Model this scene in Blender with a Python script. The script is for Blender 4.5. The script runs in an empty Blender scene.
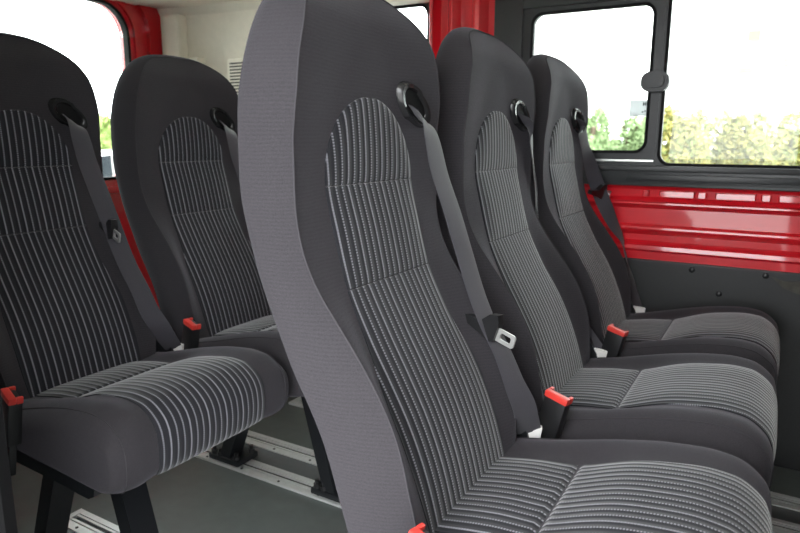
import bpy, bmesh, math, random
import numpy as np
from mathutils import Vector, Matrix
random.seed(7)
SC = bpy.context.scene
COL = SC.collection
EYE = 0.88                      # the lens is 0.88 m above the van floor, at x = y = 0
PI = math.pi

# ------------------------------------------------------------------ materials
def new_mat(name):
    m = bpy.data.materials.new(name); m.use_nodes = True
    nt = m.node_tree
    return m, nt, nt.nodes['Principled BSDF']

def simple(name, col, rough=0.5, metal=0.0, coat=0.0, spec=0.5, sheen=0.0, noise=None):
    m, nt, b = new_mat(name)
    b.inputs['Base Color'].default_value = (*col, 1)
    b.inputs['Roughness'].default_value = rough
    b.inputs['Metallic'].default_value = metal
    b.inputs['Coat Weight'].default_value = coat
    b.inputs['Coat Roughness'].default_value = 0.05
    b.inputs['Specular IOR Level'].default_value = spec
    b.inputs['Sheen Weight'].default_value = sheen
    if noise:
        sc, amt, bump = noise
        tc = nt.nodes.new('ShaderNodeTexCoord')
        n = nt.nodes.new('ShaderNodeTexNoise'); n.inputs['Scale'].default_value = sc; n.inputs['Detail'].default_value = 4
        nt.links.new(tc.outputs['Object'], n.inputs['Vector'])
        r = nt.nodes.new('ShaderNodeMapRange')
        r.inputs['To Min'].default_value = 1 - amt; r.inputs['To Max'].default_value = 1 + amt
        nt.links.new(n.outputs['Fac'], r.inputs['Value'])
        mx = nt.nodes.new('ShaderNodeMix'); mx.data_type = 'RGBA'; mx.blend_type = 'MULTIPLY'
        mx.inputs['Factor'].default_value = 1
        mx.inputs['A'].default_value = (*col, 1)
        nt.links.new(r.outputs['Result'], mx.inputs['B'])
        nt.links.new(mx.outputs['Result'], b.inputs['Base Color'])
        if bump:
            bp = nt.nodes.new('ShaderNodeBump'); bp.inputs['Strength'].default_value = bump; bp.inputs['Distance'].default_value = 0.002
            nt.links.new(n.outputs['Fac'], bp.inputs['Height'])
            nt.links.new(bp.outputs['Normal'], b.inputs['Normal'])
    return m

def math_node(nt, op, a, b=None):
    n = nt.nodes.new('ShaderNodeMath'); n.operation = op
    for i, v in enumerate((a, b)):
        if v is None: continue
        if isinstance(v, (int, float)): n.inputs[i].default_value = v
        else: nt.links.new(v, n.inputs[i])
    return n.outputs[0]

def plain_fabric(name, col, ridge_axis='Z', pitch=0.0046, rows=0.07):
    """charcoal moquette with fine woven rows"""
    m, nt, b = new_mat(name)
    tc = nt.nodes.new('ShaderNodeTexCoord')
    sp = nt.nodes.new('ShaderNodeSeparateXYZ'); nt.links.new(tc.outputs['Object'], sp.inputs[0])
    n1 = nt.nodes.new('ShaderNodeTexNoise'); n1.inputs['Scale'].default_value = 9; n1.inputs['Detail'].default_value = 3
    nt.links.new(tc.outputs['Object'], n1.inputs['Vector'])
    wob = math_node(nt, 'MULTIPLY', n1.outputs['Fac'], 0.012)
    ax = math_node(nt, 'ADD', sp.outputs[ridge_axis], wob)
    s = math_node(nt, 'SINE', math_node(nt, 'MULTIPLY', ax, 2 * PI / pitch))
    n2 = nt.nodes.new('ShaderNodeTexNoise'); n2.inputs['Scale'].default_value = 900; n2.inputs['Detail'].default_value = 1
    nt.links.new(tc.outputs['Object'], n2.inputs['Vector'])
    h = math_node(nt, 'ADD', math_node(nt, 'MULTIPLY', s, rows), n2.outputs['Fac'])
    r = nt.nodes.new('ShaderNodeMapRange')
    r.inputs['From Min'].default_value = 0.2; r.inputs['From Max'].default_value = 0.8
    r.inputs['To Min'].default_value = 0.72; r.inputs['To Max'].default_value = 1.28
    nt.links.new(h, r.inputs['Value'])
    mx = nt.nodes.new('ShaderNodeMix'); mx.data_type = 'RGBA'; mx.blend_type = 'MULTIPLY'; mx.inputs['Factor'].default_value = 1
    mx.inputs['A'].default_value = (*col, 1)
    nt.links.new(r.outputs['Result'], mx.inputs['B'])
    nt.links.new(mx.outputs['Result'], b.inputs['Base Color'])
    bp = nt.nodes.new('ShaderNodeBump'); bp.inputs['Strength'].default_value = 0.25; bp.inputs['Distance'].default_value = 0.0015
    nt.links.new(h, bp.inputs['Height']); nt.links.new(bp.outputs['Normal'], b.inputs['Normal'])
    b.inputs['Roughness'].default_value = 0.9
    b.inputs['Specular IOR Level'].default_value = 0.15
    b.inputs['Sheen Weight'].default_value = 0.12
    b.inputs['Sheen Roughness'].default_value = 0.45
    b.inputs['Sheen Tint'].default_value = (0.9, 0.86, 1.0, 1)
    return m

def striped_fabric(name, dark, line, pitch=0.0135):
    """ribbed moquette: pale dotted pinstripes on charcoal, every third line almost solid"""
    m, nt, b = new_mat(name)
    uv = nt.nodes.new('ShaderNodeUVMap'); uv.uv_map = 'UVMap'
    sp = nt.nodes.new('ShaderNodeSeparateXYZ'); nt.links.new(uv.outputs[0], sp.inputs[0])
    us = math_node(nt, 'DIVIDE', sp.outputs['X'], pitch)
    fr = math_node(nt, 'FRACT', us)
    idx = math_node(nt, 'FLOOR', us)
    d = math_node(nt, 'ABSOLUTE', math_node(nt, 'SUBTRACT', fr, 0.5))       # 0 at the line's middle
    def sstep(v, lo, hi):
        r = nt.nodes.new('ShaderNodeMapRange'); r.interpolation_type = 'SMOOTHSTEP'
        r.inputs['From Min'].default_value = lo; r.inputs['From Max'].default_value = hi
        nt.links.new(v, r.inputs['Value']); return r.outputs['Result']
    inv = lambda v: math_node(nt, 'SUBTRACT', 1.0, v)
    ln = inv(sstep(d, 0.07, 0.15))
    # dots along the line, shifted from line to line
    vv = math_node(nt, 'ADD', math_node(nt, 'DIVIDE', sp.outputs['Y'], 0.0037), math_node(nt, 'MULTIPLY', idx, 0.37))
    dot = sstep(math_node(nt, 'SINE', math_node(nt, 'MULTIPLY', vv, 2 * PI)), -0.45, 0.25)
    third = math_node(nt, 'COMPARE', math_node(nt, 'MODULO', math_node(nt, 'ADD', idx, 300.0), 3.0), 0.0)
    third.node.inputs[2].default_value = 0.1
    solid = math_node(nt, 'MAXIMUM', math_node(nt, 'MULTIPLY', dot, 0.75), math_node(nt, 'MULTIPLY', third, 0.55))
    fac = math_node(nt, 'MULTIPLY', ln, math_node(nt, 'ADD', solid, 0.22))
    mx = nt.nodes.new('ShaderNodeMix'); mx.data_type = 'RGBA'
    mx.inputs['A'].default_value = (*dark, 1); mx.inputs['B'].default_value = (*line, 1)
    nt.links.new(fac, mx.inputs['Factor'])
    # fine weave in the dark ground
    n2 = nt.nodes.new('ShaderNodeTexNoise'); n2.inputs['Scale'].default_value = 700
    tc = nt.nodes.new('ShaderNodeTexCoord'); nt.links.new(tc.outputs['Object'], n2.inputs['Vector'])
    r2 = nt.nodes.new('ShaderNodeMapRange'); r2.inputs['To Min'].default_value = 0.6; r2.inputs['To Max'].default_value = 1.4
    nt.links.new(n2.outputs['Fac'], r2.inputs['Value'])
    m2 = nt.nodes.new('ShaderNodeMix'); m2.data_type = 'RGBA'; m2.blend_type = 'MULTIPLY'; m2.inputs['Factor'].default_value = 1
    nt.links.new(mx.outputs['Result'], m2.inputs['A']); nt.links.new(r2.outputs['Result'], m2.inputs['B'])
    nt.links.new(m2.outputs['Result'], b.inputs['Base Color'])
    rib = math_node(nt, 'COSINE', math_node(nt, 'MULTIPLY', math_node(nt, 'SUBTRACT', fr, 0.5), 2 * PI))
    bp = nt.nodes.new('ShaderNodeBump'); bp.inputs['Strength'].default_value = 0.3; bp.inputs['Distance'].default_value = 0.0012
    nt.links.new(rib, bp.inputs['Height']); nt.links.new(bp.outputs['Normal'], b.inputs['Normal'])
    b.inputs['Roughness'].default_value = 0.85; b.inputs['Specular IOR Level'].default_value = 0.2
    b.inputs['Sheen Weight'].default_value = 0.45; b.inputs['Sheen Roughness'].default_value = 0.35
    return m

def glass_mat(name, tint):
    m, nt, b = new_mat(name)
    nt.nodes.remove(b)
    out = nt.nodes['Material Output']
    tr = nt.nodes.new('ShaderNodeBsdfTransparent'); tr.inputs[0].default_value = (*tint, 1)
    gl = nt.nodes.new('ShaderNodeBsdfGlossy'); gl.inputs['Roughness'].default_value = 0.02
    fr = nt.nodes.new('ShaderNodeFresnel'); fr.inputs[0].default_value = 1.35
    mx = nt.nodes.new('ShaderNodeMixShader')
    nt.links.new(fr.outputs[0], mx.inputs[0]); nt.links.new(tr.outputs[0], mx.inputs[1]); nt.links.new(gl.outputs[0], mx.inputs[2])
    nt.links.new(mx.outputs[0], out.inputs[0])
    return m

M = {}
M['fab'] = plain_fabric('charcoal_fabric', (0.034, 0.0315, 0.0355))
M['fabc'] = plain_fabric('charcoal_cushion_fabric', (0.034, 0.0315, 0.0355), 'Y', rows=0.0)
M['stripe'] = striped_fabric('pinstripe_fabric', (0.017, 0.017, 0.021), (0.22, 0.22, 0.25))
M['seam'] = simple('seam_thread', (0.046, 0.043, 0.048), 0.9, spec=0.1)
M['belt'] = simple('belt_webbing', (0.050, 0.047, 0.057), 0.6, spec=0.25, sheen=0.2, noise=(600, 0.2, 0.1))
M['blkplastic'] = simple('black_plastic', (0.012, 0.012, 0.013), 0.35, noise=(300, 0.15, 0.05))
M['guide'] = simple('belt_guide_plastic', (0.02, 0.02, 0.021), 0.22)
M['blkmetal'] = simple('black_powdercoat', (0.009, 0.010, 0.012), 0.4, noise=(400, 0.2, 0.08))
M['red_button'] = simple('red_button_plastic', (0.62, 0.045, 0.035), 0.35)
M['tag'] = simple('white_label', (0.85, 0.84, 0.82), 0.6, noise=(80, 0.03, 0))
M['chrome'] = simple('steel_plate', (0.50, 0.50, 0.49), 0.35, metal=0.6)
M['cream'] = simple('cream_headliner', (0.88, 0.83, 0.72), 0.75, noise=(40, 0.06, 0.1))
M['creamdark'] = simple('vent_shadow_grey', (0.10, 0.095, 0.08), 0.8)
M['red'] = simple('red_body_paint', (0.62, 0.008, 0.018), 0.35, spec=0.3, coat=1.0, noise=(14, 0.08, 0))
M['black_trim'] = simple('black_window_trim', (0.022, 0.023, 0.025), 0.42, noise=(200, 0.2, 0.15))
M['rubber'] = simple('black_rubber', (0.006, 0.006, 0.0065), 0.7, spec=0.15)
M['panel'] = simple('dark_side_panel', (0.0095, 0.0098, 0.0105), 0.5, noise=(120, 0.25, 0.2))
M['vinyl'] = simple('grey_floor_vinyl', (0.080, 0.090, 0.085), 0.42, noise=(26, 0.22, 0.15))
M['alu'] = simple('brushed_aluminium', (0.70, 0.71, 0.70), 0.38, metal=0.55, noise=(90, 0.12, 0.05))
M['aludark'] = simple('track_groove', (0.035, 0.037, 0.038), 0.5, metal=0.3)
M['infill'] = simple('grey_track_infill', (0.085, 0.09, 0.092), 0.45, noise=(60, 0.15, 0.05))
M['glass'] = glass_mat('window_glass', (0.93, 0.97, 0.95))
M['sticker'] = simple('pale_sticker', (0.30, 0.31, 0.32), 0.5)
m_, nt_, b_ = new_mat('pale_translucent_sticker'); b_.inputs['Base Color'].default_value = (.5, .5, .5, 1); b_.inputs['Transmission Weight'].default_value = 0
tl_ = nt_.nodes.new('ShaderNodeBsdfTranslucent'); tl_.inputs[0].default_value = (.58, .59, .60, 1); mx_ = nt_.nodes.new('ShaderNodeMixShader'); mx_.inputs[0].default_value = .8
nt_.links.new(b_.outputs[0], mx_.inputs[1]); nt_.links.new(tl_.outputs[0], mx_.inputs[2]); nt_.links.new(mx_.outputs[0], nt_.nodes['Material Output'].inputs[0]); M['sticker'] = m_
M['stickerink'] = simple('sticker_ink', (0.03, 0.03, 0.04), 0.5)
M['chromeline'] = simple('bright_sill_strip', (0.7, 0.7, 0.68), 0.3, metal=0.6)
M['scuff'] = simple('scuffed_patch', (0.05, 0.045, 0.038), 0.8, noise=(70, 0.7, 0.6))
M['asphalt'] = simple('pale_asphalt', (0.42, 0.42, 0.41), 0.9, noise=(6, 0.2, 0.3))
M['grass'] = simple('meadow_grass', (0.17, 0.23, 0.07), 0.9, noise=(3, 0.4, 0.4))
M['white_render'] = simple('white_building_render', (0.85, 0.85, 0.83), 0.8, noise=(4, 0.02, 0))
M['bwin'] = simple('beige_blind', (0.125, 0.12, 0.085), 0.5)
M['bbrown'] = simple('tan_awning', (0.12, 0.095, 0.06), 0.6)
M['bark'] = simple('bark', (0.10, 0.075, 0.05), 0.9)
M['white_paint'] = simple('white_car_paint', (0.80, 0.80, 0.80), 0.25, coat=0.6)
M['carglass'] = simple('car_glass', (0.02, 0.025, 0.03), 0.08)
def leaf_mat(name, c1, c2):
    m, nt, b = new_mat(name)
    oi = nt.nodes.new('ShaderNodeNewGeometry')
    r = nt.nodes.new('ShaderNodeMix'); r.data_type = 'RGBA'
    r.inputs['A'].default_value = (*c1, 1); r.inputs['B'].default_value = (*c2, 1)
    nt.links.new(oi.outputs['Random Per Island'], r.inputs['Factor'])
    nt.links.new(r.outputs['Result'], b.inputs['Base Color'])
    b.inputs['Roughness'].default_value = 0.7; b.inputs['Specular IOR Level'].default_value = 0.2
    return m
M['leaf_y'] = leaf_mat('yellow_green_leaves', (0.28, 0.23, 0.07), (0.11, 0.135, 0.045))
M['leaf_g'] = leaf_mat('green_leaves', (0.22, 0.29, 0.14), (0.14, 0.20, 0.09))
M['leaf_h'] = leaf_mat('hedge_leaves', (0.30, 0.36, 0.13), (0.22, 0.29, 0.10))

# ------------------------------------------------------------------ mesh helpers
def make_obj(name, verts, faces, mat, parent=None, uvs=None, smooth=True, loc=None):
    me = bpy.data.meshes.new(name)
    me.from_pydata([tuple(v) for v in verts], [], faces)
    if uvs is not None:
        l = me.uv_layers.new(name='UVMap')
        for lp in me.loops: l.data[lp.index].uv = uvs[lp.vertex_index]
    if smooth:
        for p in me.polygons: p.use_smooth = True
    bm = bmesh.new(); bm.from_mesh(me)
    if uvs is None: bmesh.ops.recalc_face_normals(bm, faces=bm.faces)
    if smooth:
        for e in bm.edges:
            if len(e.link_faces) == 2 and e.calc_face_angle(0) > math.radians(38): e.smooth = False
    bm.to_mesh(me); bm.free()
    me.materials.append(mat)
    o = bpy.data.objects.new(name, me); COL.objects.link(o)
    if parent: o.parent = parent
    if loc: o.location = loc
    return o

class MB:
    def __init__(s): s.v = []; s.f = []
    def add(s, vs, fs):
        n = len(s.v); s.v += [tuple(v) for v in vs]; s.f += [tuple(i + n for i in f) for f in fs]; return s
    def box(s, a, b, bev=0.0, mat=None):
        """box from corner a to b, optional rounded edges, optional matrix"""
        bm = bmesh.new()
        bmesh.ops.create_cube(bm, size=1)
        c = [(p + q) / 2 for p, q in zip(a, b)]; d = [abs(q - p) for p, q in zip(a, b)]
        for v in bm.verts: v.co = Vector((c[0] + v.co.x * d[0], c[1] + v.co.y * d[1], c[2] + v.co.z * d[2]))
        if bev > 0:
            bmesh.ops.bevel(bm, geom=list(bm.edges), offset=min(bev, min(d) * .45), segments=2, affect='EDGES', profile=0.6)
        if mat is not None: bmesh.ops.transform(bm, matrix=mat, verts=bm.verts)
        bm.verts.index_update()
        s.add([v.co.copy() for v in bm.verts], [[v.index for v in f.verts] for f in bm.faces]); bm.free(); return s
    def tube(s, pts, r, n=8, closed=False):
        pts = [Vector(p) for p in pts]; rings = []; up = None
        N = len(pts)
        for i, p in enumerate(pts):
            a = pts[(i - 1) % N] if (closed or i > 0) else p; b = pts[(i + 1) % N] if (closed or i < N - 1) else p
            t = (b - a).normalized()
            if up is None: up = t.orthogonal().normalized()
            up = (up - t * up.dot(t)).normalized(); w = t.cross(up)
            rings.append([p + (up * math.cos(2 * PI * k / n) + w * math.sin(2 * PI * k / n)) * r for k in range(n)])
        vs = [v for R in rings for v in R]; fs = []
        for i in range(N if closed else N - 1):
            j = (i + 1) % N
            for k in range(n): fs.append((i * n + k, i * n + (k + 1) % n, j * n + (k + 1) % n, j * n + k))
        if not closed: fs += [tuple(range(n)), tuple((N - 1) * n + k for k in reversed(range(n)))]
        return s.add(vs, fs)
    def cyl(s, a, b, r, n=16):
        a = Vector(a); b = Vector(b); return s.tube([a, a + (b - a) * .5, b], r, n)
    def prism(s, poly, fn0, fn1):
        """poly: 2D outline; fn0/fn1 place its two ends in 3D"""
        n = len(poly)
        return s.add([fn0(*p) for p in poly] + [fn1(*p) for p in poly],
                     [tuple(range(n)), tuple(n + i for i in reversed(range(n)))] + [(i, (i + 1) % n, n + (i + 1) % n, n + i) for i in range(n)])
    def ring(s, outer, inner, fn0, fn1):
        n = len(outer); V = [fn0(*p) for p in outer] + [fn0(*p) for p in inner] + [fn1(*p) for p in outer] + [fn1(*p) for p in inner]
        F = []
        for i in range(n):
            j = (i + 1) % n
            F += [(i, j, n + j, n + i), (2 * n + j, 2 * n + i, 3 * n + i, 3 * n + j), (j, i, 2 * n + i, 2 * n + j), (n + i, n + j, 3 * n + j, 3 * n + i)]
        return s.add(V, F)
    def build(s, name, mat, parent=None, smooth=True, loc=None):
        return make_obj(name, s.v, s.f, mat, parent, None, smooth, loc)

def rrect(x0, z0, x1, z1, r, n=6):
    out = []
    for cx, cz, a0 in ((x1 - r, z1 - r, 0), (x0 + r, z1 - r, PI / 2), (x0 + r, z0 + r, PI), (x1 - r, z0 + r, 1.5 * PI)):
        for k in range(n + 1):
            a = a0 + PI / 2 * k / n; out.append((cx + r * math.cos(a), cz + r * math.sin(a)))
    return out

def tag(o, label=None, cat=None, group=None, kind=None):
    if label: o['label'] = label
    if cat: o['category'] = cat
    if group: o['group'] = group
    if kind: o['kind'] = kind
    return o
def thing(name, loc, label, cat, group=None, rz=0):
    o = bpy.data.objects.new(name, None); COL.objects.link(o); o.location = loc; o.rotation_euler.z = rz
    o.empty_display_size = 0.1
    return tag(o, label, cat, group)

def curve(zs, xs):
    """smooth monotone interpolation through points sorted by z"""
    z = np.array(zs, float); x = np.array(xs, float); o = np.argsort(z); z = z[o]; x = x[o]
    h = np.diff(z); d = np.diff(x) / h; m = np.zeros_like(x); m[0] = d[0]; m[-1] = d[-1]
    for i in range(1, len(x) - 1):
        m[i] = 0 if d[i - 1] * d[i] <= 0 else 2 * d[i - 1] * d[i] / (d[i - 1] + d[i])
    def f(q):
        q = min(max(q, z[0]), z[-1]); i = min(max(int(np.searchsorted(z, q)) - 1, 0), len(h) - 1)
        t = (q - z[i]) / h[i]
        return float((2*t**3-3*t*t+1)*x[i] + (t**3-2*t*t+t)*h[i]*m[i] + (-2*t**3+3*t*t)*x[i+1] + (t**3-t*t)*h[i]*m[i+1])
    return f
def sstep(t): t = min(max(t, 0), 1); return t * t * (3 - 2 * t)

# ------------------------------------------------------------------ the seat
# measured side profiles (x forward, z relative to the eye), y measured from the seat's middle
OX, OZ = 0.20, EYE
ZTOP = 0.207
f_xi = curve([.207, .19, .17, .15, .1, .05, -.057, -.12, -.187, -.25, -.30, -.36, -.42, -.52], [-.529, -.518, -.505, -.497, -.495, -.496, -.491, -.478, -.459, -.43, -.403, -.372, -.348, -.318])
f_xr = curve([.207, .19, .17, .15, .12, .06, .03, 0, -.06, -.09, -.12, -.15, -.18, -.21, -.24, -.27, -.30, -.34, -.38, -.43, -.52], [-.528, -.515, -.499, -.487, -.479, -.478, -.481, -.484, -.484, -.483, -.479, -.470, -.455, -.434, -.411, -.389, -.369, -.349, -.337, -.329, -.320])
f_xb = curve([.207, .15, .12, .08, .04, -.044, -.14, -.256, -.356, -.455, -.52], [-.558, -.556, -.557, -.561, -.566, -.567, -.547, -.503, -.451, -.420, -.406])
f_wl = curve([0, -.1, -.2, -.3, -.4, -.52], [.191, .191, .191, .193, .193, .186])        # rear edge
f_rl = curve([0, -.06, -.12, -.24, -.30, -.38, -.46, -.52], [.176, .176, .173, .167, .169, .171, .160, .150])   # front ridge
ZR = .203
f_a = curve([-.057, -.187, -.26, -.34, -.42, -.52], [.108, .108, .112, .126, .126, .118])
def half_w(z):
    if z <= 0: return f_rl(z)
    return .176 * max(0.0, 1 - (min(z, ZR) / ZR) ** 2.8) ** .357
def front(y, z, w=None):
    w = half_w(z) if w is None else w
    ys = f_a(z) if z < -.057 else .108 * max(0.0, 1 - ((z + .057) / .2)) ** 0.7
    ys = min(ys, w * .7)
    t = min(max((abs(y) - ys) / max(w - ys, 1e-4), 0), 1)
    return f_xi(z) + (f_xr(z) - f_xi(z)) * (.55 * t ** 2 * (3 - 2 * t) + .45 * t ** 1.3) - 0.004 * (1 - (y / .2) ** 2) * 0
def L(x, y, z): return (x + OX, y, z + OZ)

def backrest_mesh():
    zs = [ -.52 + (.52) * i / 44 for i in range(45)]
    phis = [PI / 2 * k / 22 for k in range(1, 23)]
    dome = [(ZTOP * math.sin(p) ** .714, .191 * max(math.cos(p), 0) ** .714, ZR * math.sin(p) ** .714, .176 * max(math.cos(p), 0) ** .714) for p in phis]
    secs = [(z, f_wl(z), z, f_rl(z)) for z in zs] + dome
    NF, NS, NB = 37, 7, 11
    V = []; F = []
    ring_n = None
    pts2 = [(q[1], q[0]) for q in secs]
    for i, (z, w, zr, wr) in enumerate(secs):
        w = max(w, .0005); wr = max(wr, .0005)
        a = pts2[max(i - 1, 0)]; b = pts2[min(i + 1, len(pts2) - 1)]
        ty, tz = b[0] - a[0], b[1] - a[1]; l = math.hypot(ty, tz) or 1
        ny, nz = tz / l, -ty / l
        if i == len(secs) - 1: ny, nz = 0.0, 1.0
        R = []
        for k in range(NF):
            u = math.sin((-1 + 2 * k / (NF - 1)) * PI / 2)
            y = u * wr; R.append((front(y, zr, wr), y, zr))
        xr = front(wr, zr, wr); xb = f_xb(z)
        def side(sgn):
            out = []
            for k in range(1, NS + 1):
                t = k / (NS + 1); x = xr + (xb - xr) * t
                tt = 1 - (1 - t) ** 1.7
                bul = .004 * math.sin(PI * min(t * 1.05, 1)) - .012 * max(0, (t - .75) / .25) ** 2
                out.append((x, sgn * (wr + (w - wr) * tt + bul * ny), zr + (z - zr) * tt + bul * nz))
            return out
        R += side(1)
        for k in range(NB):
            u = 1 - 2 * k / (NB - 1); wb = max(w - .02, .0004)
            R.append((xb - .022 * (1 - u * u), u * wb, z - (.014 * nz)))
        R += side(-1)[::-1]
        if ring_n is None: ring_n = len(R)
        V += [L(*p) for p in R]
    for i in range(len(secs) - 1):
        for k in range(ring_n):
            j = (k + 1) % ring_n
            F.append((i * ring_n + k, i * ring_n + j, (i + 1) * ring_n + j, (i + 1) * ring_n + k))
    F.append(tuple(reversed(range(ring_n))))
    # close the crown between the front edge and the rear edge
    t0 = (len(secs) - 1) * ring_n
    F.append(tuple(t0 + k for k in range(ring_n)))
    return V, F

def seam_pts():
    pts = []
    for i in range(40):
        z = -.47 + .47 * i / 39; pts.append((f_xr(z) + .0005, half_w(z), z))
    for k in range(1, 20):
        p = PI / 2 * k / 20
        z = ZR * math.sin(p) ** .714; w = .176 * math.cos(p) ** .714; pts.append((f_xr(z) + .0005, w, z))
    left = [(x, -y, z) for x, y, z in pts]
    return left + pts[::-1]

def stripe_patch(z0, z1, wfun, nu=31, nv=22, uoff=0.0):
    V = []; U = []; F = []; arc = 0; prev = None
    for i in range(nv):
        v = .5 - .5 * math.cos(PI * i / (nv - 1)); z = z0 + (z1 - z0) * v
        a = wfun(z)
        c = (front(0, z), z)
        if prev: arc += math.hypot(c[0] - prev[0], c[1] - prev[1])
        prev = c
        for k in range(nu):
            u = math.sin((-1 + 2 * k / (nu - 1)) * PI / 2); y = u * a
            puff = .0055 * (1 - abs(u) ** 6) * max(0, math.sin(PI * v)) ** .5
            if i in (0, nv - 1) or k in (0, nu - 1): puff = -.0025
            V.append(L(front(y, z) + .0015 + puff, y, z)); U.append((y + uoff + 1.0, arc + z0 + 2))
    for i in range(nv - 1):
        for k in range(nu - 1):
            F.append((i * nu + k, i * nu + k + 1, (i + 1) * nu + k + 1, (i + 1) * nu + k))
    return V, F, U

# ---- cushion
CW = .206
def cushion_profile():
    pts = [(-.375, -.480), (-.33, -.473), (-.28, -.460), (-.22, -.444), (-.16, -.429), (-.10, -.418), (-.05, -.414), (-.015, -.418), (.012, -.433), (.028, -.455), (.033, -.49), (.030, -.52), (.018, -.540), (-.01, -.548)]
    # resample smoothly by arc length
    P = np.array(pts); s = np.r_[0, np.cumsum(np.hypot(*np.diff(P, axis=0).T))]
    fx = curve(s, P[:, 0]); fz = curve(s, P[:, 1]); n = 70
    q = np.linspace(0, s[-1], n)
    return np.array([[fx(t), fz(t)] for t in q]), q
PROF, PARC = cushion_profile()
_t = np.gradient(PROF, axis=0); _t /= np.linalg.norm(_t, axis=1)[:, None]
PNRM = np.stack([-_t[:, 1], _t[:, 0]], 1)       # pointing up / forward
def insert_depth(i, y):
    """how far below the bolster profile the surface lies"""
    x, z = PROF[i]
    top = curve([-.375, -.333, -.27, -.213, -.129, -.031, .02, .04], [.005, .006, .011, .018, .010, .008, .006, .004])(x) if (z > -.46 or x < -.1) else .004
    t = sstep((abs(y) - .114) / .05)
    return top * (1 - t)
def edge_drop(y, R=.055):
    d = abs(y) - (CW - R)
    return 0.0 if d <= 0 else R * (1 - math.sqrt(max(0, 1 - (d / R) ** 2))) * .8
def csurf(i, y, off=0.0):
    fx_, fz_ = PROF[i]; k_ = 1 - .62 * sstep((-.418 - fz_) / .06) if fx_ > -.1 else 1 - .55 * sstep((-.24 - fx_) / .1)
    e = insert_depth(i, y) + edge_drop(y) * k_ - off
    p = PROF[i] - PNRM[i] * e
    return p
def cushion_mesh():
    ys = [CW * math.sin(-PI / 2 + PI * k / 48) for k in range(49)]
    V = []; F = []; n = len(PROF) + 6
    for y in ys:
        R = [csurf(i, y) for i in range(len(PROF))]
        xe, ze = R[-1]
        for k in range(1, 6): R.append((xe + (-.37 - xe) * k / 5, ze + (-.514 - ze) * k / 5))
        R.append((-.382, (R[0][1] - .514) / 2))
        V += [L(p[0], y, p[1]) for p in R]
    for i in range(len(ys) - 1):
        for k in range(n):
            j = (k + 1) % n
            F.append((i * n + k, i * n + j, (i + 1) * n + j, (i + 1) * n + k))
    F.append(tuple(range(n))); F.append(tuple((len(ys) - 1) * n + k for k in reversed(range(n))))
    return V, F
def cushion_stripes(x0, x1, nu=35):
    """striped panel following the cushion from x0 to x1 (x1 None: over the knee and down the front)"""
    idx = [i for i in range(3, len(PROF) - 3) if (PROF[i][0] >= x0 - .006 and (x1 is None or (PROF[i][0] <= x1 + .006 and i < 45)))]
    V = []; U = []; F = []; n = len(idx)
    for r, i in enumerate(idx):
        v = r / (n - 1)
        wid = .112 + .012 * sstep((PROF[i][0] + .2) / .25)
        for k in range(nu):
            u = math.sin((-1 + 2 * k / (nu - 1)) * PI / 2); y = u * wid
            puff = .006 * (1 - abs(u) ** 5) * math.sin(PI * v) ** .4
            if r == 0 or (r == n - 1) or k in (0, nu - 1): puff = -.003
            p = csurf(i, y, .002 + puff)
            V.append(L(p[0], y, p[1])); U.append((y + 1.0, PARC[i] + 1))
    for r in range(n - 1):
        for k in range(nu - 1): F.append((r * nu + k, (r + 1) * nu + k, (r + 1) * nu + k + 1, r * nu + k + 1))
    return V, F, U

def solid_ribbon(path, widths, half, th, name, mat, parent):
    """flat strap of real thickness along a path; widths: unit vectors across the strap"""
    V = []; F = []; N = len(path)
    for i, (p, w) in enumerate(zip(path, widths)):
        p = Vector(p); w = Vector(w).normalized()
        t = (Vector(path[min(i + 1, N - 1)]) - Vector(path[max(i - 1, 0)])).normalized()
        w = (w - t * w.dot(t)).normalized(); n = t.cross(w)
        for a, b in ((-1, -.3), (-.9, -.7), (-.42, -.35), (0, -1), (.42, -.35), (.9, -.7), (1, -.3), (1, .3), (.9, .7), (.42, .35), (0, 1), (-.42, .35), (-.9, .7), (-1, .3)):
            V.append(p + w * a * half + n * b * th)
    m = 14
    for i in range(N - 1):
        for k in range(m): F.append((i * m + k, i * m + (k + 1) % m, (i + 1) * m + (k + 1) % m, (i + 1) * m + k))
    F += [tuple(range(m)), tuple((N - 1) * m + k for k in reversed(range(m)))]
    return make_obj(name, V, F, mat, parent)

def spline(pts, n=40):
    P = np.array(pts, float); s = np.r_[0, np.cumsum(np.linalg.norm(np.diff(P[:, :3], axis=0), axis=1))]
    fs = [curve(s, P[:, k]) for k in range(P.shape[1])]
    return [[f(t) for f in fs] for t in np.linspace(0, s[-1], n)]

TOP = [(-.504, .116, .040, 0, .8, -.6), (-.490, .116, .038, .0, .8, -.6), (-.474, .116, .034, .05, .8, -.6), (-.465, .118, .022, .1, .82, -.55)]
BELT = spline([(-.505, .112, .042, 0, .8, -.6), (-.490, .112, .039, .0, .8, -.6), (-.474, .111, .032, .05, .82, -.55), (-.462, .112, .016, .1, .9, -.4),  # x, y, z, width vector
    (-.445, .116, -.05, .18, .95, -.15), (-.425, .122, -.11, .2, .97, -.05), (-.408, .130, -.17, .2, .97, 0), (-.390, .137, -.23, .2, .97, 0), (-.370, .142, -.28, .22, .97, 0), (-.349, .147, -.32, .25, .95, 0),
    (-.330, .154, -.37, .35, .93, .1), (-.316, .176, -.425, .6, .75, .2), (-.318, .204, -.472, .85, .4, .3)], 80)
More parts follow.
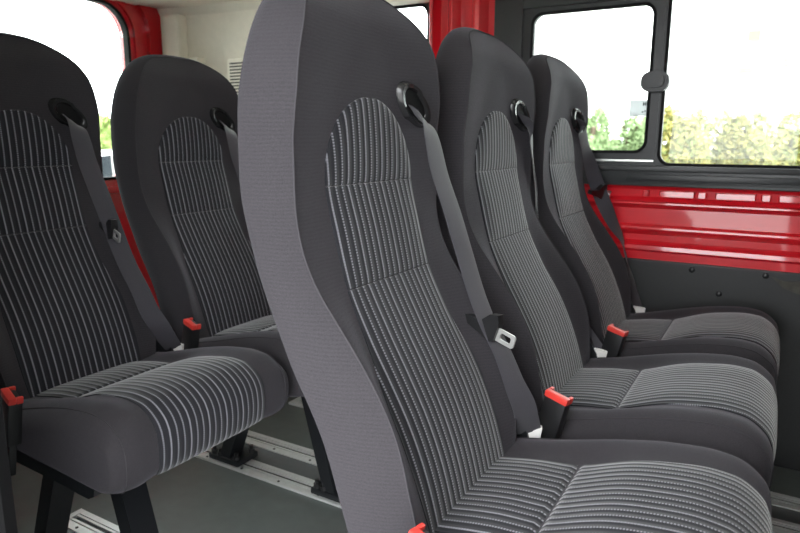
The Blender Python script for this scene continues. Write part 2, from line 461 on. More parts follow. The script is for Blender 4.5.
# hanging edge-on behind its seat's shoulder
BELT_EDGE = spline([(-.502, .108, .050, 0, .8, -.6), (-.490, .114, .042, .0, .8, -.6), (-.482, .122, .036, .05, .8, -.6),
    (-.478, .153, .008, -.1, .85, -.4), (-.480, .180, -.043, -.3, .92, -.1), (-.478, .208, -.12, -.4, .9, 0), (-.476, .215, -.18, -.4, .9, 0), (-.460, .222, -.25, -.3, .9, 0),
    (-.435, .224, -.31, .3, .9, .1), (-.40, .226, -.38, .8, .5, .3), (-.352, .224, -.44, .9, .3, .3), (-.322, .212, -.470, .9, .2, .3)], 80)
# the strap beside the wall hangs slacker and turns edge-on half way down
BELT_SLACK = spline([(-.502, .108, .050, 0, .8, -.6), (-.490, .114, .044, .0, .8, -.6), (-.482, .122, .038, .05, .8, -.6),
    (-.479, .168, -.018, .2, .85, -.2), (-.467, .203, -.077, .6, .6, .1), (-.440, .228, -.159, .8, .3, .3), (-.408, .243, -.230, .45, .75, .3), (-.382, .262, -.282, .0, .95, .1), (-.370, .264, -.323, -.3, .93, -.1),
    (-.346, .256, -.395, .15, .95, -.1), (-.332, .232, -.440, .5, .8, 0), (-.322, .216, -.468, .8, .5, .1)], 90)

def add_seat_parts(root, leg_dy, tongue_z, BELT, buckle_dx):
    V, F = backrest_mesh()
    back = make_obj('backrest', V, F, M['fab'], root)
    sb = MB(); sb.tube([L(*p) for p in seam_pts()], .0012, 6); sb.build('seam', M['seam'], back)
    arch = lambda z: max(.108 * math.sqrt(max(0, 1 - (max(z + .057, 0) / .113) ** 2)), .004)
    for z0, z1, wf in ((-.0577, .0555, arch), (-.1865, -.0583, f_a), (-.485, -.1873, f_a)):
        V, F, U = stripe_patch(z0, z1, wf, nv=26)
        p = make_obj('striped_panel', V, F, M['stripe'], back, U)
        tag(p, 'pale dotted pinstripes on charcoal cloth')
    V, F = cushion_mesh()
    cu = make_obj('seat_cushion', V, F, M['fabc'], root)
    for x0, x1 in ((-.36, -.216), (-.210, None)):
        V, F, U = cushion_stripes(x0, x1)
        tag(make_obj('striped_panel', V, F, M['stripe'], cu, U), 'pale dotted pinstripes on charcoal cloth')
    for s in (-1, 1):
        y = s * .184
        pts = [(csurf(i, y, .0008)[0], y, csurf(i, y, .0008)[1]) for i in range(2, len(PROF) - 2)]
        b = MB(); b.tube([L(*p) for p in pts], .001, 6); b.build('seam', M['seam'], cu)
    # metal pan below the cushion, with the rolled lip in front
    b = MB()
    prof = [(-.39, -.488), (-.39, -.54), (-.36, -.551), (-.11, -.560), (-.08, -.563), (-.055, -.564), (-.04, -.556), (-.038, -.545), (-.06, -.530), (-.09, -.515), (-.35, -.488)]
    b.prism(prof, lambda x, z: L(x, -.197, z), lambda x, z: L(x, .197, z)); b.build('seat_pan', M['blkmetal'], root, smooth=False)
    # recliner plate that ties back and cushion together
    b = MB(); b.prism([(-.41, -.42), (-.36, -.40), (-.32, -.47), (-.30, -.56), (-.39, -.56), (-.43, -.50)], lambda x, z: L(x, .198, z), lambda x, z: L(x, .206, z))
    b.build('recliner_plate', M['blkmetal'], root, smooth=False)
    # four legs
    for fr in (True, False):
        (xt, zt), (xb, zb) = ((-.125, -.55), (-.042, -.862)) if fr else ((-.275, -.54), (-.40, -.862))
        yc = leg_dy; hw = .025; yo = .017
        lb = MB()
        d = Vector((xb - xt, 0, zb - zt)).normalized(); fw = Vector((-d.z, 0, d.x)) * yo
        # folded sheet: wide face forward, two flanges behind it
        def q(t, y, a):
            p = Vector((xt, 0, zt)).lerp(Vector((xb, 0, zb)), t) + fw * a; return L(p.x, yc + y, p.z)
        for (y0, y1, a0, a1) in ((-hw, hw, .76, 1), (-hw, -hw + .004, -1, .76), (hw - .004, hw, -1, .76)):
            lb.add([q(0, y0, a0), q(0, y1, a0), q(0, y1, a1), q(0, y0, a1), q(1, y0, a0), q(1, y1, a0), q(1, y1, a1), q(1, y0, a1)],
                   [(0, 1, 2, 3), (7, 6, 5, 4), (0, 4, 5, 1), (1, 5, 6, 2), (2, 6, 7, 3), (3, 7, 4, 0)])
        lg = lb.build('leg', M['blkmetal'], root, smooth=False)
        ft = MB(); ft.box(L(xb - .055, yc - .03, -.874), L(xb + .055, yc + .05, -.858), .004)
        ft.build('foot', M['blkmetal'], lg)
        for bx, by in ((-.042, -.018), (-.018, -.020), (.040, -.018), (.044, .036)):
            bb = MB(); bb.cyl(L(xb + bx, yc + by, -.860), L(xb + bx, yc + by, -.848), .0095, 10); bb.cyl(L(xb + bx, yc + by, -.850), L(xb + bx, yc + by, -.838), .006, 8)
            bb.build('bolt', M['blkplastic'], lg)
    # belt guide (oval mouth on the far shoulder)
    b = MB(); ca, sa = math.cos(math.radians(-37)), math.sin(math.radians(-37)); yc, zc = .110, .050
    def gp(a, k, dx):
        p, q = (.044 * k * math.cos(a)), .0205 * k * math.sin(a)
        if math.cos(a) < 0: q *= 1.15
        y = yc + p * ca - q * sa; z = zc + p * sa + q * ca; return L(front(min(y, half_w(z) * .97), z) + dx, y, z)
    n = 36; V = []; F = []
    rings = [(1.06, -.004), (1.04, .003), (.92, .0085), (.76, .008), (.66, .004), (.64, -.004)]
    for k, dx in rings: V += [gp(2 * PI * i / n, k, dx) for i in range(n)]
    for r in range(len(rings) - 1):
        for i in range(n): F.append((r * n + i, r * n + (i + 1) % n, (r + 1) * n + (i + 1) % n, (r + 1) * n + i))
    gd = make_obj('belt_guide', V, F, M['guide'], root)
    V = [gp(2 * PI * i / n, k, .0042) for k in (.70, .46, .23) for i in range(n)] + [gp(0, 0, .0042)]
    F = [(r * n + i, r * n + (i + 1) % n, (r + 1) * n + (i + 1) % n, (r + 1) * n + i) for r in range(2) for i in range(n)]
    make_obj('slot', V, F + [(2 * n + i, 2 * n + (i + 1) % n, 3 * n) for i in range(n)], M['rubber'], gd)  # flat black disc stands in for the shade inside the mouth
    # belt
    path = [L(*p[:3]) for p in BELT]; wid = [p[3:] for p in BELT]
    belt = solid_ribbon(path, wid, .0205, .0015, 'seat_belt', M['belt'], root)
    # latch plate on the belt
    k = min(range(len(BELT)), key=lambda i: abs(BELT[i][2] - tongue_z)); p = BELT[k]
    base = Vector(L(*p[:3])) + Vector((-.004, -.008, .004))
    mt = Matrix.Translation(base) @ Matrix.Rotation(math.radians(14), 4, 'Y') @ Matrix.Rotation(math.radians(-14 if tongue_z < -.17 else 66), 4, 'Z')
    tb = MB()
    outl = [(-.040, -.004), (-.040, .007), (-.010, .010), (.004, .026), (.018, .030), (.023, .018), (.021, -.012), (.012, -.016), (-.006, -.010)]
    tb.prism(outl, lambda x, z: mt @ Vector((x, -.007, z)), lambda x, z: mt @ Vector((x, .007, z)))
    tg = tb.build('latch_plate', M['blkplastic'], belt, smooth=False)
    pb = MB(); pb.ring(rrect(.016, -.0105, .054, .0105, .005), rrect(.028, -.005, .047, .005, .003), lambda x, z: mt @ Vector((x, -.0015, z)), lambda x, z: mt @ Vector((x, .0015, z)))
    po = pb.build('latch_tongue', M['chrome'], belt, smooth=False); tag(po, 'bright steel tongue')
    # white label at the belt's foot
    lb = MB(); lb.box((-.019, -.005, -.016), (.019, .005, .016), .002, Matrix.Translation(L(-.319 if BELT is not BELT_SLACK else -.316, .209, -.476)) @ Matrix.Rotation(math.radians(8), 4, 'Y') @ Matrix.Rotation(math.radians(20), 4, 'Z'))
    tag(lb.build('label_tag', M['tag'], belt), 'white label sleeve')
    # buckle on the near side
    mt = Matrix.Translation(L(-.286 + buckle_dx, -.217, -.434)) @ Matrix.Rotation(math.radians(13), 4, 'Y') @ Matrix.Rotation(math.radians(-12), 4, 'Z')
    bb = MB(); bb.box((-.020, -.011, -.065), (.020, .011, .018), .004, mt); bb.box((-.010, -.006, -.13), (.012, .006, -.06), .003, mt)
    bb.box((-.014, .002, .014), (.014, .009, .0225), .001, mt)
    bk = bb.build('buckle', M['blkplastic'], root)
    rb = MB(); rb.box((-.021, -.0115, .014), (.021, .0015, .026), .003, mt); rb.box((-.021, .001, .014), (-.015, .0115, .026), .002, mt); rb.box((.015, .001, .014), (.021, .0115, .026), .002, mt)
    tag(rb.build('release_button', M['red_button'], bk), 'red push button')

def copy_tree(o, parent=None):
    c = o.copy(); COL.objects.link(c); c.parent = parent
    for ch in list(o.children): copy_tree(ch, c)
    return c

YC = .757
seats = [  # x shift, y shift, legs' offset, latch height, label
    (0, 0, -.05, -.288, 'striped charcoal seat nearest the camera, its tall backrest in the middle of the picture'),
    (0, .456, -.02, -.33, 'striped charcoal seat in the middle of the front row of three'),
    (0, .894, -.03, -.155, 'striped charcoal seat beside the red side panel and sliding window'),
    (-.846, -.005, -.088, -.197, 'dark striped seat of the rear row cut by the left edge, whole cushion in view'),
    (-.846, .441, -.006, -.235, 'dark striped seat of the rear row in front of the cream corner trim'),
]
for dx, dy, ldy, tz, lab in seats:
    root = thing('minibus_seat', (dx - OX, YC + dy, 0), lab, 'seat', 'striped minibus seats')
    add_seat_parts(root, ldy, tz, BELT_SLACK if dy > .8 else (BELT_EDGE if dy > .45 else BELT), .075 if (dx < 0 and dy < 0) else 0)

# ------------------------------------------------------------------ van shell
def W(z): return z + EYE
WY = 1.96
# floor
b = MB(); b.box((-2.3, .10, -.04), (2.2, 2.02, 0.0)); fl = tag(b.build('floor', M['vinyl'], smooth=False), kind='structure')
# seat rails let into the floor
def rail(y0, y1, x0, x1, label):
    t = thing('floor_rail', (x0, y0, 0), label, 'rail', 'aluminium seat rails in the floor')
    w = y1 - y0; n = x1 - x0; tw = .062
    for ya in (0, w - tw):
        b = MB()
        # slotted track profile
        for (a, c, h) in ((0, .020, .006), (.020, .024, .002), (.024, .030, .006), (.040, tw - .016, .006), (tw - .014, tw, .007)):
            b.box((0, ya + a, 0.0), (n, ya + c, h))
        tr = b.build('track', M['alu'], t, smooth=False)
        b = MB(); b.box((.01, ya + .028, 0.0), (n, ya + .042, .0022)); b.box((.01, ya + tw - .018, 0), (n, ya + tw - .012, .0022)); b.build('groove', M['aludark'], tr, smooth=False)
        for k in range(6):
            x = .05 + .13 * k; b = MB(); b.cyl((x, ya + .010, .004), (x, ya + .010, .0075), .0035, 8); b.build('screw', M['aludark'], tr)
    b = MB(); b.box((0, tw, 0), (n, w - tw, .003)); b.build('infill_strip', M['infill'], t, smooth=False)
    b = MB(); b.box((-.012, 0, 0), (.004, w, .0075)); b.build('end_strip', M['alu'], t, smooth=False)
rail(.632, .825, -1.36, 1.6, 'pale slotted seat rail nearest the camera, under the left edge seat')
rail(1.155, 1.348, -1.36, 1.6, 'pale slotted seat rail in the floor behind the left cushion, black feet bolted to it')
rail(1.575, 1.768, -1.35, 1.6, 'pale slotted seat rail running along the foot of the dark side panel')

# far side wall: red steel with pressed ridges
b = MB()
prof = [(WY + .03, -.10), (WY + .004, -.118), (WY + .002, -.128), (WY + .010, -.138), (WY + .012, -.160), (WY + .004, -.170), (WY - .0083, -.1745), (WY - .009, -.179), (WY - .004, -.184), (WY + .004, -.192), (WY + .003, -.238), (WY - .0111, -.245), (WY - .012, -.250), (WY - .010, -.256), (WY + .004, -.268), (WY + .004, -.285), (WY - .0163, -.298), (WY - .0172, -.303), (WY - .018, -.309), (WY - .012, -.316), (WY - .012, -.345), (WY + .01, -.36), (WY + .05, -.36), (WY + .05, -.10)]
b.prism(prof, lambda y, z: (-.98, y, W(z)), lambda y, z: (2.2, y, W(z)))
wall = tag(b.build('wall_far', M['red'], smooth=False), kind='structure')
# tilted pads shaped to reflect sky, in place of bright recesses under the sill
for x0, x1 in ((-.345, -.325), (-.30, -.205), (-.20, -.175), (-.155, -.055), (-.045, -.02), (-.005, .09), (.12, .22), (.27, .37)):
    b = MB(); zz0, zz1 = -.158, -.140
    b.add([(x0, WY + .011, W(zz0)), (x1, WY + .011, W(zz0)), (x1, WY + .011, W(zz1)), (x0, WY + .011, W(zz1)),
           (x0 + .004, WY + .001, W(zz0 + .001)), (x1 - .004, WY + .001, W(zz0 + .001)), (x1 - .004, WY + .0032, W(zz1 - .002)), (x0 + .004, WY + .0032, W(zz1 - .002))],
          [(0, 1, 5, 4), (1, 2, 6, 5), (2, 3, 7, 6), (3, 0, 4, 7), (4, 5, 6, 7), (3, 2, 1, 0)])
    b.build('glint_pad', M['red'], wall, smooth=False)
# dark lower panel
b = MB(); b.box((-2.2, WY - .022, 0.0), (2.2, WY + .03, W(-.338)), .004)
low = tag(b.build('trim_1', M['panel'], smooth=False), kind='structure')
for x, z in ((-.193, -.347 - .008), (-.013, -.352), (-.12, -.415), (.25, -.352), (.15, -.42)):
    b = MB(); bm = bmesh.new(); bmesh.ops.create_uvsphere(bm, u_segments=14, v_segments=8, radius=.0085)
    for v in bm.verts: v.co = Vector((x + v.co.x, WY - .022 + v.co.y * .5, W(z) + v.co.z))
    bm.verts.index_update(); b.add([v.co.copy() for v in bm.verts], [[v.index for v in f.verts] for f in bm.faces]); bm.free()
    b.build('rivet', M['blkplastic'], low)
b = MB(); pl = [(.0, -.352), (.03, -.362), (.08, -.357), (.16, -.365), (.15, -.39), (.09, -.398), (.055, -.389), (.03, -.38)]
b.prism(pl, lambda x, z: (x, WY - .0245, W(z)), lambda x, z: (x, WY - .018, W(z))); b.build('scuffed_patch', M['scuff'], low, smooth=False)

# window band, sliding window
zs0, zs1 = -.123, .44
b = MB()
def fx(y): return (lambda x, z: (x, y, W(z)))
# outer body frame: sill, header, left trim
b.box((-.81, WY - .012, W(-.124)), (2.2, WY + .03, W(-.070)), .004)
b.box((-.81, WY - .020, W(-.086)), (.07, WY - .008, W(-.070)), .003)
b.box((-.39, WY - .0175, W(-.112)), (.06, WY - .008, W(-.094)), .003)
b.box((-.81, WY - .012, W(-.128)), (2.2, WY - .004, W(-.117)), .002)
b.box((-.81, WY - .010, W(.385)), (2.2, WY + .03, W(.47)), .004)
b.box((.34, WY - .012, W(-.11)), (2.2, WY + .03, W(.46)), .006)  # unseen black panel ends the window band early to cut daylight
b.box((-.815, WY - .012, W(-.11)), (-.722, WY + .03, W(.46)), .006)
fr = tag(b.build('trim_2', M['black_trim']), kind='structure')
def window(name, x0, x1, z0, z1, hole, r, y0, y1, mat='black_trim', glass=True, yg=None):
    n = 8
    b = MB(); b.ring(rrect(x0, z0, x1, z1, .006, n), rrect(*hole, r, n), fx(y0), fx(y1))
    w = tag(b.build(name, M[mat], smooth=False), kind='structure')
    bb = MB(); bb.ring(rrect(hole[0] - .006, hole[1] - .006, hole[2] + .006, hole[3] + .006, r + .004, n), rrect(hole[0] + .002, hole[1] + .002, hole[2] - .002, hole[3] - .002, r - .002, n), fx(y0 - .004), fx(y0 + .004))
    bb.build('seal', M['rubber'], w, smooth=False)
    yg = (y0 + y1) / 2 if yg is None else yg
    g = MB(); g.prism(rrect(hole[0] - .004, hole[1] - .004, hole[2] + .004, hole[3] + .004, r, n), fx(yg), fx(yg + .004)); g.build('pane', M['glass'], w, smooth=False)
    return w
w1 = window('window_1', -.735, -.318, -.072, .39, (-.69, -.030, -.347, .366), .030, WY - .004, WY + .018)
b = MB(); b.box((-.72, WY - .010, W(-.060)), (-.320, WY - .002, W(-.054)), .001); tag(b.build('sill_strip', M['chromeline'], w1), 'bright metal strip')
# catch on the divider, a knob on either side
b = MB()
b.prism(rrect(-.366, .132, -.292, .186, .024, 8), fx(WY - .030), fx(WY - .003))
b.prism(rrect(-.354, .143, -.304, .175, .014, 6), fx(WY - .038), fx(WY - .028))
b.build('window_catch', M['black_trim'], w1, smooth=False)
b = MB(); b.box((-.397, WY + .0035, W(.068)), (-.3475, WY + .0068, W(.112))); st = b.build('sticker', M['sticker'], w1, smooth=False); tag(st, 'small pale printed sticker')
b = MB()
for (x0, z0, x1, z1) in ((-.361, .096, -.358, .106), (-.355, .096, -.352, .106), (-.361, .100, -.352, .102), (-.363, .077, -.359, .081), (-.356, .079, -.353, .084)):
    b.box((x0, WY + .0027, W(z0)), (x1, WY + .0036, W(z1)))
b.build('print_mark', M['stickerink'], st, smooth=False)
w2 = window('window_2', -.318, .36, -.078, .43, (-.306, -.064, .32, .41), .03, WY - .002, WY + .024)
# red pillar with rolled flutes
b = MB(); pts = []
fl_prof = [(-1.045, .012), (-1.04, -.006), (-1.032, -.016), (-1.024, -.012), (-1.018, .006), (-1.008, .018), (-.985, .022), (-.975, .010), (-.965, -.006), (-.955, -.010), (-.945, -.004), (-.935, .014), (-.92, .020), (-.898, .018), (-.888, .004), (-.876, -.008), (-.862, -.010), (-.85, .002), (-.84, .014), (-.805, .018), (-.80, .04), (-1.045, .04)]
b.prism(fl_prof, lambda x, y: (x, WY + y, 0.5), lambda x, y: (x, WY + y - .01, W(.50)))
pil = tag(b.build('trim_3', M['red']), kind='structure')
# rear quarter window and its black edge
w3 = window('window_3', -1.66, -1.043, -.10, .46, (-1.60, -.05, -1.053, .432), .035, WY + .004, WY + .026)
b = MB(); b.box((-1.66, WY - .01, .5), (-1.04, WY + .03, W(-.09)), .004); tag(b.build('wall_far_rear', M['cream'], smooth=False), kind='structure')
# cream quarter trim, rear corner and header
b = MB()
def P3(x, y, z): return (x, y, W(z))
A = [P3(-1.60, 1.965, -.88), P3(-1.64, 1.945, .0), P3(-1.66, 1.905, .47), P3(-1.66, 1.84, .535)]
Bq = [P3(-1.86, 1.935, -.88), P3(-1.87, 1.925, .0), P3(-1.93, 1.885, .47), P3(-1.93, 1.83, .535)]
Cq = [P3(-2.19, 1.84, -.88), P3(-2.19, 1.84, .0), P3(-2.19, 1.83, .47), P3(-2.19, 1.80, .535)]
V = A + Bq + Cq; F = []
for c in range(2):
    for r in range(3): F.append((c * 4 + r, (c + 1) * 4 + r, (c + 1) * 4 + r + 1, c * 4 + r + 1))
n = len(V); V += [(v[0], v[1] + .05, v[2]) for v in V]
F += [tuple(i + n for i in reversed(f)) for f in F]
b.add(V, F)
# moulded recess ledge
b.box((-2.16, 1.815, W(.285)), (-1.97, 1.86, W(.305)), .008)
b.box((-2.15, 1.81, W(-.88)), (-2.06, 1.86, W(.47)), .012)
crm = tag(b.build('trim_4', M['cream'], smooth=False), kind='structure')
b = MB(); b.box((-1.885, 1.885, W(-.02)), (-1.73, 1.905, W(.30)), .006)
mtv = None
vent = b.build('vent_frame', M['cream'], crm)
b = MB(); b.box((-1.868, 1.881, W(-.005)), (-1.745, 1.887, W(.285))); b.build('vent_opening', M['creamdark'], vent, smooth=False)
b = MB()
for k in range(24):
    z = .002 + k * .0118; b.box((-1.868, 1.878, W(z)), (-1.745, 1.884, W(z + .0055)))
b.build('vent_slat', M['cream'], vent, smooth=False)
b = MB(); b.box((-1.70, WY - .05, W(.438)), (-1.035, WY + .03, W(.56)), .02); tag(b.build('trim_5', M['cream'], smooth=False), kind='structure')
b = MB(); b.box((-1.06, WY - .03, W(.455)), (2.2, WY + .03, W(.58)), .01); tag(b.build('trim_6', M['red'], smooth=False), kind='structure')
# ceiling
b = MB(); b.box((-2.25, .08, W(.50)), (2.2, 2.0, W(.58))); ceil = tag(b.build('ceiling', M['cream'], smooth=False), kind='structure')
# rear door with its window, red inner frame
XR = -2.2
def rx(x): return (lambda y, z: (x, y, W(z)))
b = MB(); n = 8
outer = rrect(.70, -.86, 1.835, .60, .02, n); hole = rrect(.80, -.150, 1.690, .490, .11, n)
b.ring(outer, hole, rx(XR - .05), rx(XR))
step0 = rrect(.78, -.172, 1.715, .512, .13, n); step1 = rrect(.765, -.187, 1.735, .530, .14, n)
b.ring(step1, step0, rx(XR - .01), rx(XR + .012))
b.ring(rrect(.72, -.84, 1.832, .545, .05, n), rrect(.745, -.81, 1.775, .53, .12, n), rx(XR - .01), rx(XR + .02))
b.box((XR - .01, .80, W(-.205)), (XR + .03, 1.73, W(-.178)), .008)
rd = tag(b.build('door_1', M['red'], smooth=False), kind='structure')
for p in rd.data.polygons: pass
b = MB(); b.ring(rrect(.795, -.155, 1.695, .495, .115, n), rrect(.806, -.144, 1.684, .484, .105, n), rx(XR - .02), rx(XR + .006)); b.build('window_seal', M['rubber'], rd, smooth=False)
b = MB(); b.prism(rrect(.80, -.150, 1.69, .49, .11, n), rx(XR - .034), rx(XR - .030)); b.build('pane', M['glass'], rd, smooth=False)
b = MB(); b.ring(rrect(.10, -.86, .695, .60, .02, n), rrect(.16, -.150, .60, .490, .11, n), rx(XR - .05), rx(XR))
rd2 = tag(b.build('door_2', M['red'], smooth=False), kind='structure')
b = MB(); b.prism(rrect(.16, -.150, .60, .49, .11, n), rx(XR - .034), rx(XR - .030)); b.build('pane', M['glass'], rd2, smooth=False)
# near side: body wall behind the open sliding door, kept windowless to dim the rear row
NY = .10
b = MB()
NX = -.684
b.prism([(-2.2, .05), (NX - .06, .05), (NX - .02, .10), (NX - .004, .30), (NX, .325), (NX - .006, .340), (NX - .022, .347), (-2.2, .347)], lambda x, y: (x, y, 0.0), lambda x, y: (x, y, W(.58)))
nw = tag(b.build('wall_near', M['rubber'], smooth=False), kind='structure')
b = MB(); b.box((.05, NY - .05, 0), (2.2, NY, W(.58))); tag(b.build('wall_near_light_block', M['panel'], smooth=False), kind='structure')  # unseen wall placed to narrow the light from the doorway
b = MB(); b.box((2.15, NY - .05, 0), (2.2, 2.0, W(.58))); tag(b.build('wall_front_light_block', M['panel'], smooth=False), kind='structure')  # unseen solid end added without a windscreen to shut out light from ahead
# ------------------------------------------------------------------ outside
G = -.70
b = MB(); b.box((-90, -60, G - .05), (60, 90, G)); tag(b.build('ground', M['asphalt'], smooth=False), kind='structure')
b = MB(); b.box((-90, -30, G), (-13, 60, G + .03)); tag(b.build('ground_meadow', M['grass'], smooth=False), kind='structure')
def foliage_mesh(sx, sy, sz, n, size, seed):
    rnd = random.Random(seed); V = []; F = []
    lumps = [(rnd.uniform(-.6, .6), rnd.uniform(-.5, .5), rnd.uniform(.12, .72), rnd.uniform(.32, .5)) for _ in range(16)]
    for _ in range(n):
        lx, ly, lz, lr = rnd.choice(lumps)
        th = rnd.uniform(0, 2 * PI); ph = math.acos(rnd.uniform(-1, 1)); r = lr * rnd.uniform(.75, 1.02)
        c = Vector(((lx + r * math.sin(ph) * math.cos(th)) * sx, (ly + r * math.sin(ph) * math.sin(th)) * sy, max(.02, (lz + r * .75 * math.cos(ph))) * sz))
        u = Vector((rnd.gauss(0, 1), rnd.gauss(0, 1), rnd.gauss(0, 1))).normalized(); w = u.orthogonal().normalized(); s = size * rnd.uniform(.6, 1.3)
        k = len(V); V += [c - u * s, c + w * s * .5, c + u * s, c - w * s * .5]; F.append((k, k + 1, k + 2, k + 3))
    return V, F
def bush(x, y, sx, sy, sz, mat, label, seed, n=16000, size=.055, group='bushes beyond the side windows'):
    t = thing('bush', (x, y, G), label, 'bush', group)
    V, F = foliage_mesh(sx, sy, sz, n, size, seed); make_obj('foliage', V, F, mat, t, smooth=False)
    b = MB(); rnd = random.Random(seed)
    for _ in range(5):
        b.tube([(0, 0, 0), (rnd.uniform(-.1, .1) * sx, rnd.uniform(-.1, .1) * sy, .35 * sz), (rnd.uniform(-.4, .4) * sx, rnd.uniform(-.4, .4) * sy, .8 * sz)], .04, 6)
    b.build('stem', M['bark'], t)
bush(-3.52, 13.6, .56, .8, 2.30, M['leaf_g'], 'green bush seen through the left end of the sliding pane', 1)
bush(-2.97, 15.4, .56, .8, 2.38, M['leaf_g'], 'pale green bush behind the sticker on the sliding pane', 2)
bush(-1.78, 13.6, .60, .8, 2.22, M['leaf_y'], 'yellow green bush just right of the window divider', 3)
bush(-.83, 15.4, .66, .8, 2.18, M['leaf_y'], 'broad yellow green bush in the middle of the large pane', 4)
bush(.27, 13.6, .60, .8, 2.02, M['leaf_y'], 'yellow green bush at the right edge of the large pane', 5)
# white building
t = thing('building', (-3, 30, G), 'bleached white building with beige blinds behind the bushes', 'building')
b = MB(); b.box((-9, 0, 0), (17, 9, 14)); bw = b.build('wall', M['white_render'], t, smooth=False)
for (x0, z0, w_, h_, mt) in ((1.25, 4.75, .45, 1.1, 'bwin'), (1.0, 4.25, .6, .2, 'bbrown'), (1.6, 2.6, .35, .75, 'bwin'), (2.55, 4.45, .18, .28, 'bbrown'), (-.3, 2.4, .12, .5, 'bwin'), (4.4, 4.75, .45, 1.1, 'bwin'), (4.4, 2.6, .45, .9, 'bwin'), (7.4, 4.75, .45, 1.1, 'bwin')):
    b = MB(); b.box((x0, -.05, z0), (x0 + w_, .02, z0 + h_)); b.box((x0 - .06, -.08, z0 - .08), (x0 + w_ + .06, .02, z0)); b.build('window', M[mt], bw, smooth=False)
# hedge bank and car behind the van
t = thing('hedge', (-24, 14, G), 'long green hedge bank seen through the rear door window', 'hedge')
V = []; F = []; rnd = random.Random(3)
for _ in range(16000):
    c = Vector((rnd.uniform(-1, 1), rnd.uniform(-16, 16), 0)); c.z = (2.4 + .1 * math.sin(c.y * .8)) * math.sqrt(max(0, 1 - (c.x / 1.1) ** 2)) * rnd.uniform(.5, 1.0)
    u = Vector((rnd.gauss(0, 1), rnd.gauss(0, 1), rnd.gauss(0, 1))).normalized(); w = u.orthogonal().normalized(); s = rnd.uniform(.1, .2)
    k = len(V); V += [c - u * s, c + w * s * .6, c + u * s, c - w * s * .6]; F.append((k, k + 1, k + 2, k + 3))
make_obj('foliage', V, F, M['leaf_h'], t, smooth=False)
V = []; F = []
b = MB(); b.prism([(-.9, 0), (-.8, 1.4), (-.3, 2.0), (.3, 2.0), (.8, 1.4), (.9, 0)], lambda x, z: (x, -16, z), lambda x, z: (x, 16, z)); b.build('bank', M['grass'], t, smooth=False)
def car(x, y, rz, label):
    t = thing('car', (x, y, G), label, 'car', rz=rz)
    b = MB()
    lo = [(-2.0, .35), (-2.02, .62), (-1.9, .85), (-1.0, .95), (1.3, .98), (1.95, .92), (2.0, .6), (1.95, .35)]
    b.prism(lo, lambda x, z: (x, -.86, z), lambda x, z: (x, .86, z)); body = b.build('body', M['white_paint'], t, smooth=False)
    secs = [(-1.05, .93, .80), (-.45, 1.30, .66), (-.2, 1.38, .62), (.4, 1.42, .60), (1.0, 1.37, .60), (1.4, 1.25, .64), (1.85, .93, .78)]
    V = []; F = []
    for x, z, hw in secs: V += [(x, -hw * 1.02, .93), (x, -hw, z - .06), (x, -hw + .1, z), (x, hw - .1, z), (x, hw, z - .06), (x, hw * 1.02, .93)]
    for i in range(len(secs) - 1):
        for k in range(5): F.append((i * 6 + k, i * 6 + k + 1, (i + 1) * 6 + k + 1, (i + 1) * 6 + k))
    make_obj('roof', V, F, M['white_paint'], t)
    for s in (-1, 1):
        b = MB(); b.prism([(-.75, .98), (-.35, 1.3), (.25, 1.37), (.25, .98)], lambda x, z: (x, s * .70, z), lambda x, z: (x, s * .80, z)); b.prism([(.32, .98), (.32, 1.37), (1.0, 1.33), (1.4, .99)], lambda x, z: (x, s * .70, z), lambda x, z: (x, s * .80, z))
        b.build('side_window', M['carglass'], t, smooth=False)
        for xx in (-1.25, 1.25):
            b = MB(); b.cyl((xx, s * .68, .31), (xx, s * .88, .31), .31, 24); wh = b.build('wheel', M['rubber'], t)
            b = MB(); b.cyl((xx, s * .80, .31), (xx, s * .89, .31), .19, 16); b.build('hub_cap', M['chrome'], wh)
    b = MB(); b.add([(-1.02, -.62, .98), (-1.02, .62, .98), (-.5, .56, 1.32), (-.5, -.56, 1.32)], [(0, 1, 2, 3)]); b.add([(-1.0, -.62, .94), (-1.0, .62, .94), (-.48, .56, 1.28), (-.48, -.56, 1.28)], [(3, 2, 1, 0)]); b.build('windscreen', M['carglass'], t, smooth=False)
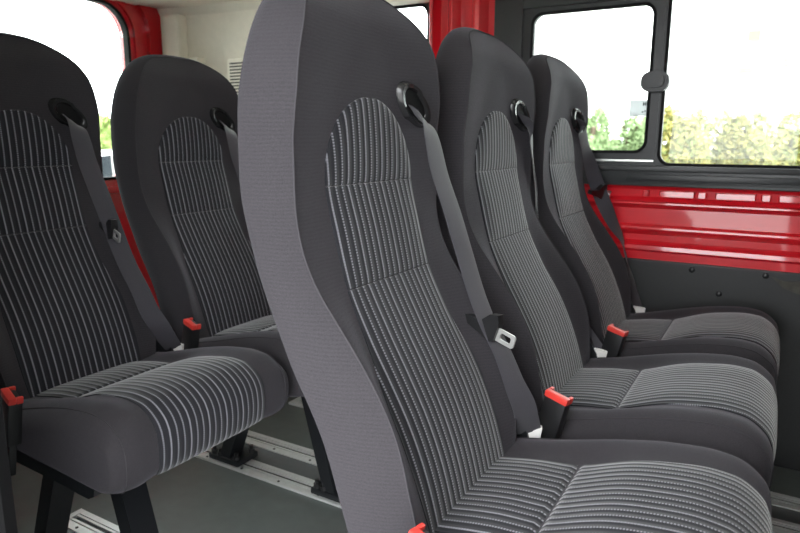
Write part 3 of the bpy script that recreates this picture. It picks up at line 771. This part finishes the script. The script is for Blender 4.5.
car(-8.4, 5.62, math.radians(60), 'parked white car glimpsed between the two rear seats')

# ------------------------------------------------------------------ light
w = bpy.data.worlds.new('overcast_sky'); SC.world = w; w.use_nodes = True
nt = w.node_tree; bg = nt.nodes['Background']
tc = nt.nodes.new('ShaderNodeTexCoord'); sp = nt.nodes.new('ShaderNodeSeparateXYZ'); nt.links.new(tc.outputs['Generated'], sp.inputs[0])
rp = nt.nodes.new('ShaderNodeValToRGB'); nt.links.new(sp.outputs['Z'], rp.inputs[0])
rp.color_ramp.elements[0].position = 0; rp.color_ramp.elements[0].color = (.93, .97, 1, 1)
rp.color_ramp.elements[1].position = .8; rp.color_ramp.elements[1].color = (1, 1, 1, 1)
nt.links.new(rp.outputs[0], bg.inputs[0]); bg.inputs[1].default_value = 6.0

# ------------------------------------------------------------------ camera
AZ, PIT, ROLL, FPX = math.radians(30.48), math.radians(11.144), math.radians(.218), 644.52
f = Vector((-math.sin(AZ) * math.cos(PIT), math.cos(AZ) * math.cos(PIT), -math.sin(PIT)))
r = Vector((math.cos(AZ), math.sin(AZ), 0)); u = r.cross(f)
r2 = r * math.cos(ROLL) + u * math.sin(ROLL); u2 = -r * math.sin(ROLL) + u * math.cos(ROLL)
cd = bpy.data.cameras.new('camera'); cam = bpy.data.objects.new('camera', cd); COL.objects.link(cam)
cam.matrix_world = Matrix(((r2.x, u2.x, -f.x, 0), (r2.y, u2.y, -f.y, 0), (r2.z, u2.z, -f.z, EYE), (0, 0, 0, 1)))
cd.sensor_fit = 'HORIZONTAL'; cd.sensor_width = 36; cd.lens = FPX / 800 * 36; cd.dof.use_dof = True; cd.dof.focus_distance = 1.02; cd.dof.aperture_fstop = 7.5; cd.clip_start = .02; cd.clip_end = 300
SC.camera = cam
SC.view_settings.view_transform = 'Standard'; SC.view_settings.look = 'None'
SC.view_settings.gamma = 1; SC.view_settings.use_curve_mapping = False
SC.view_settings.exposure = 0.9
SC.cycles.use_denoising = True
SC.cycles.max_bounces = 10
SC.cycles.transparent_max_bounces = 16
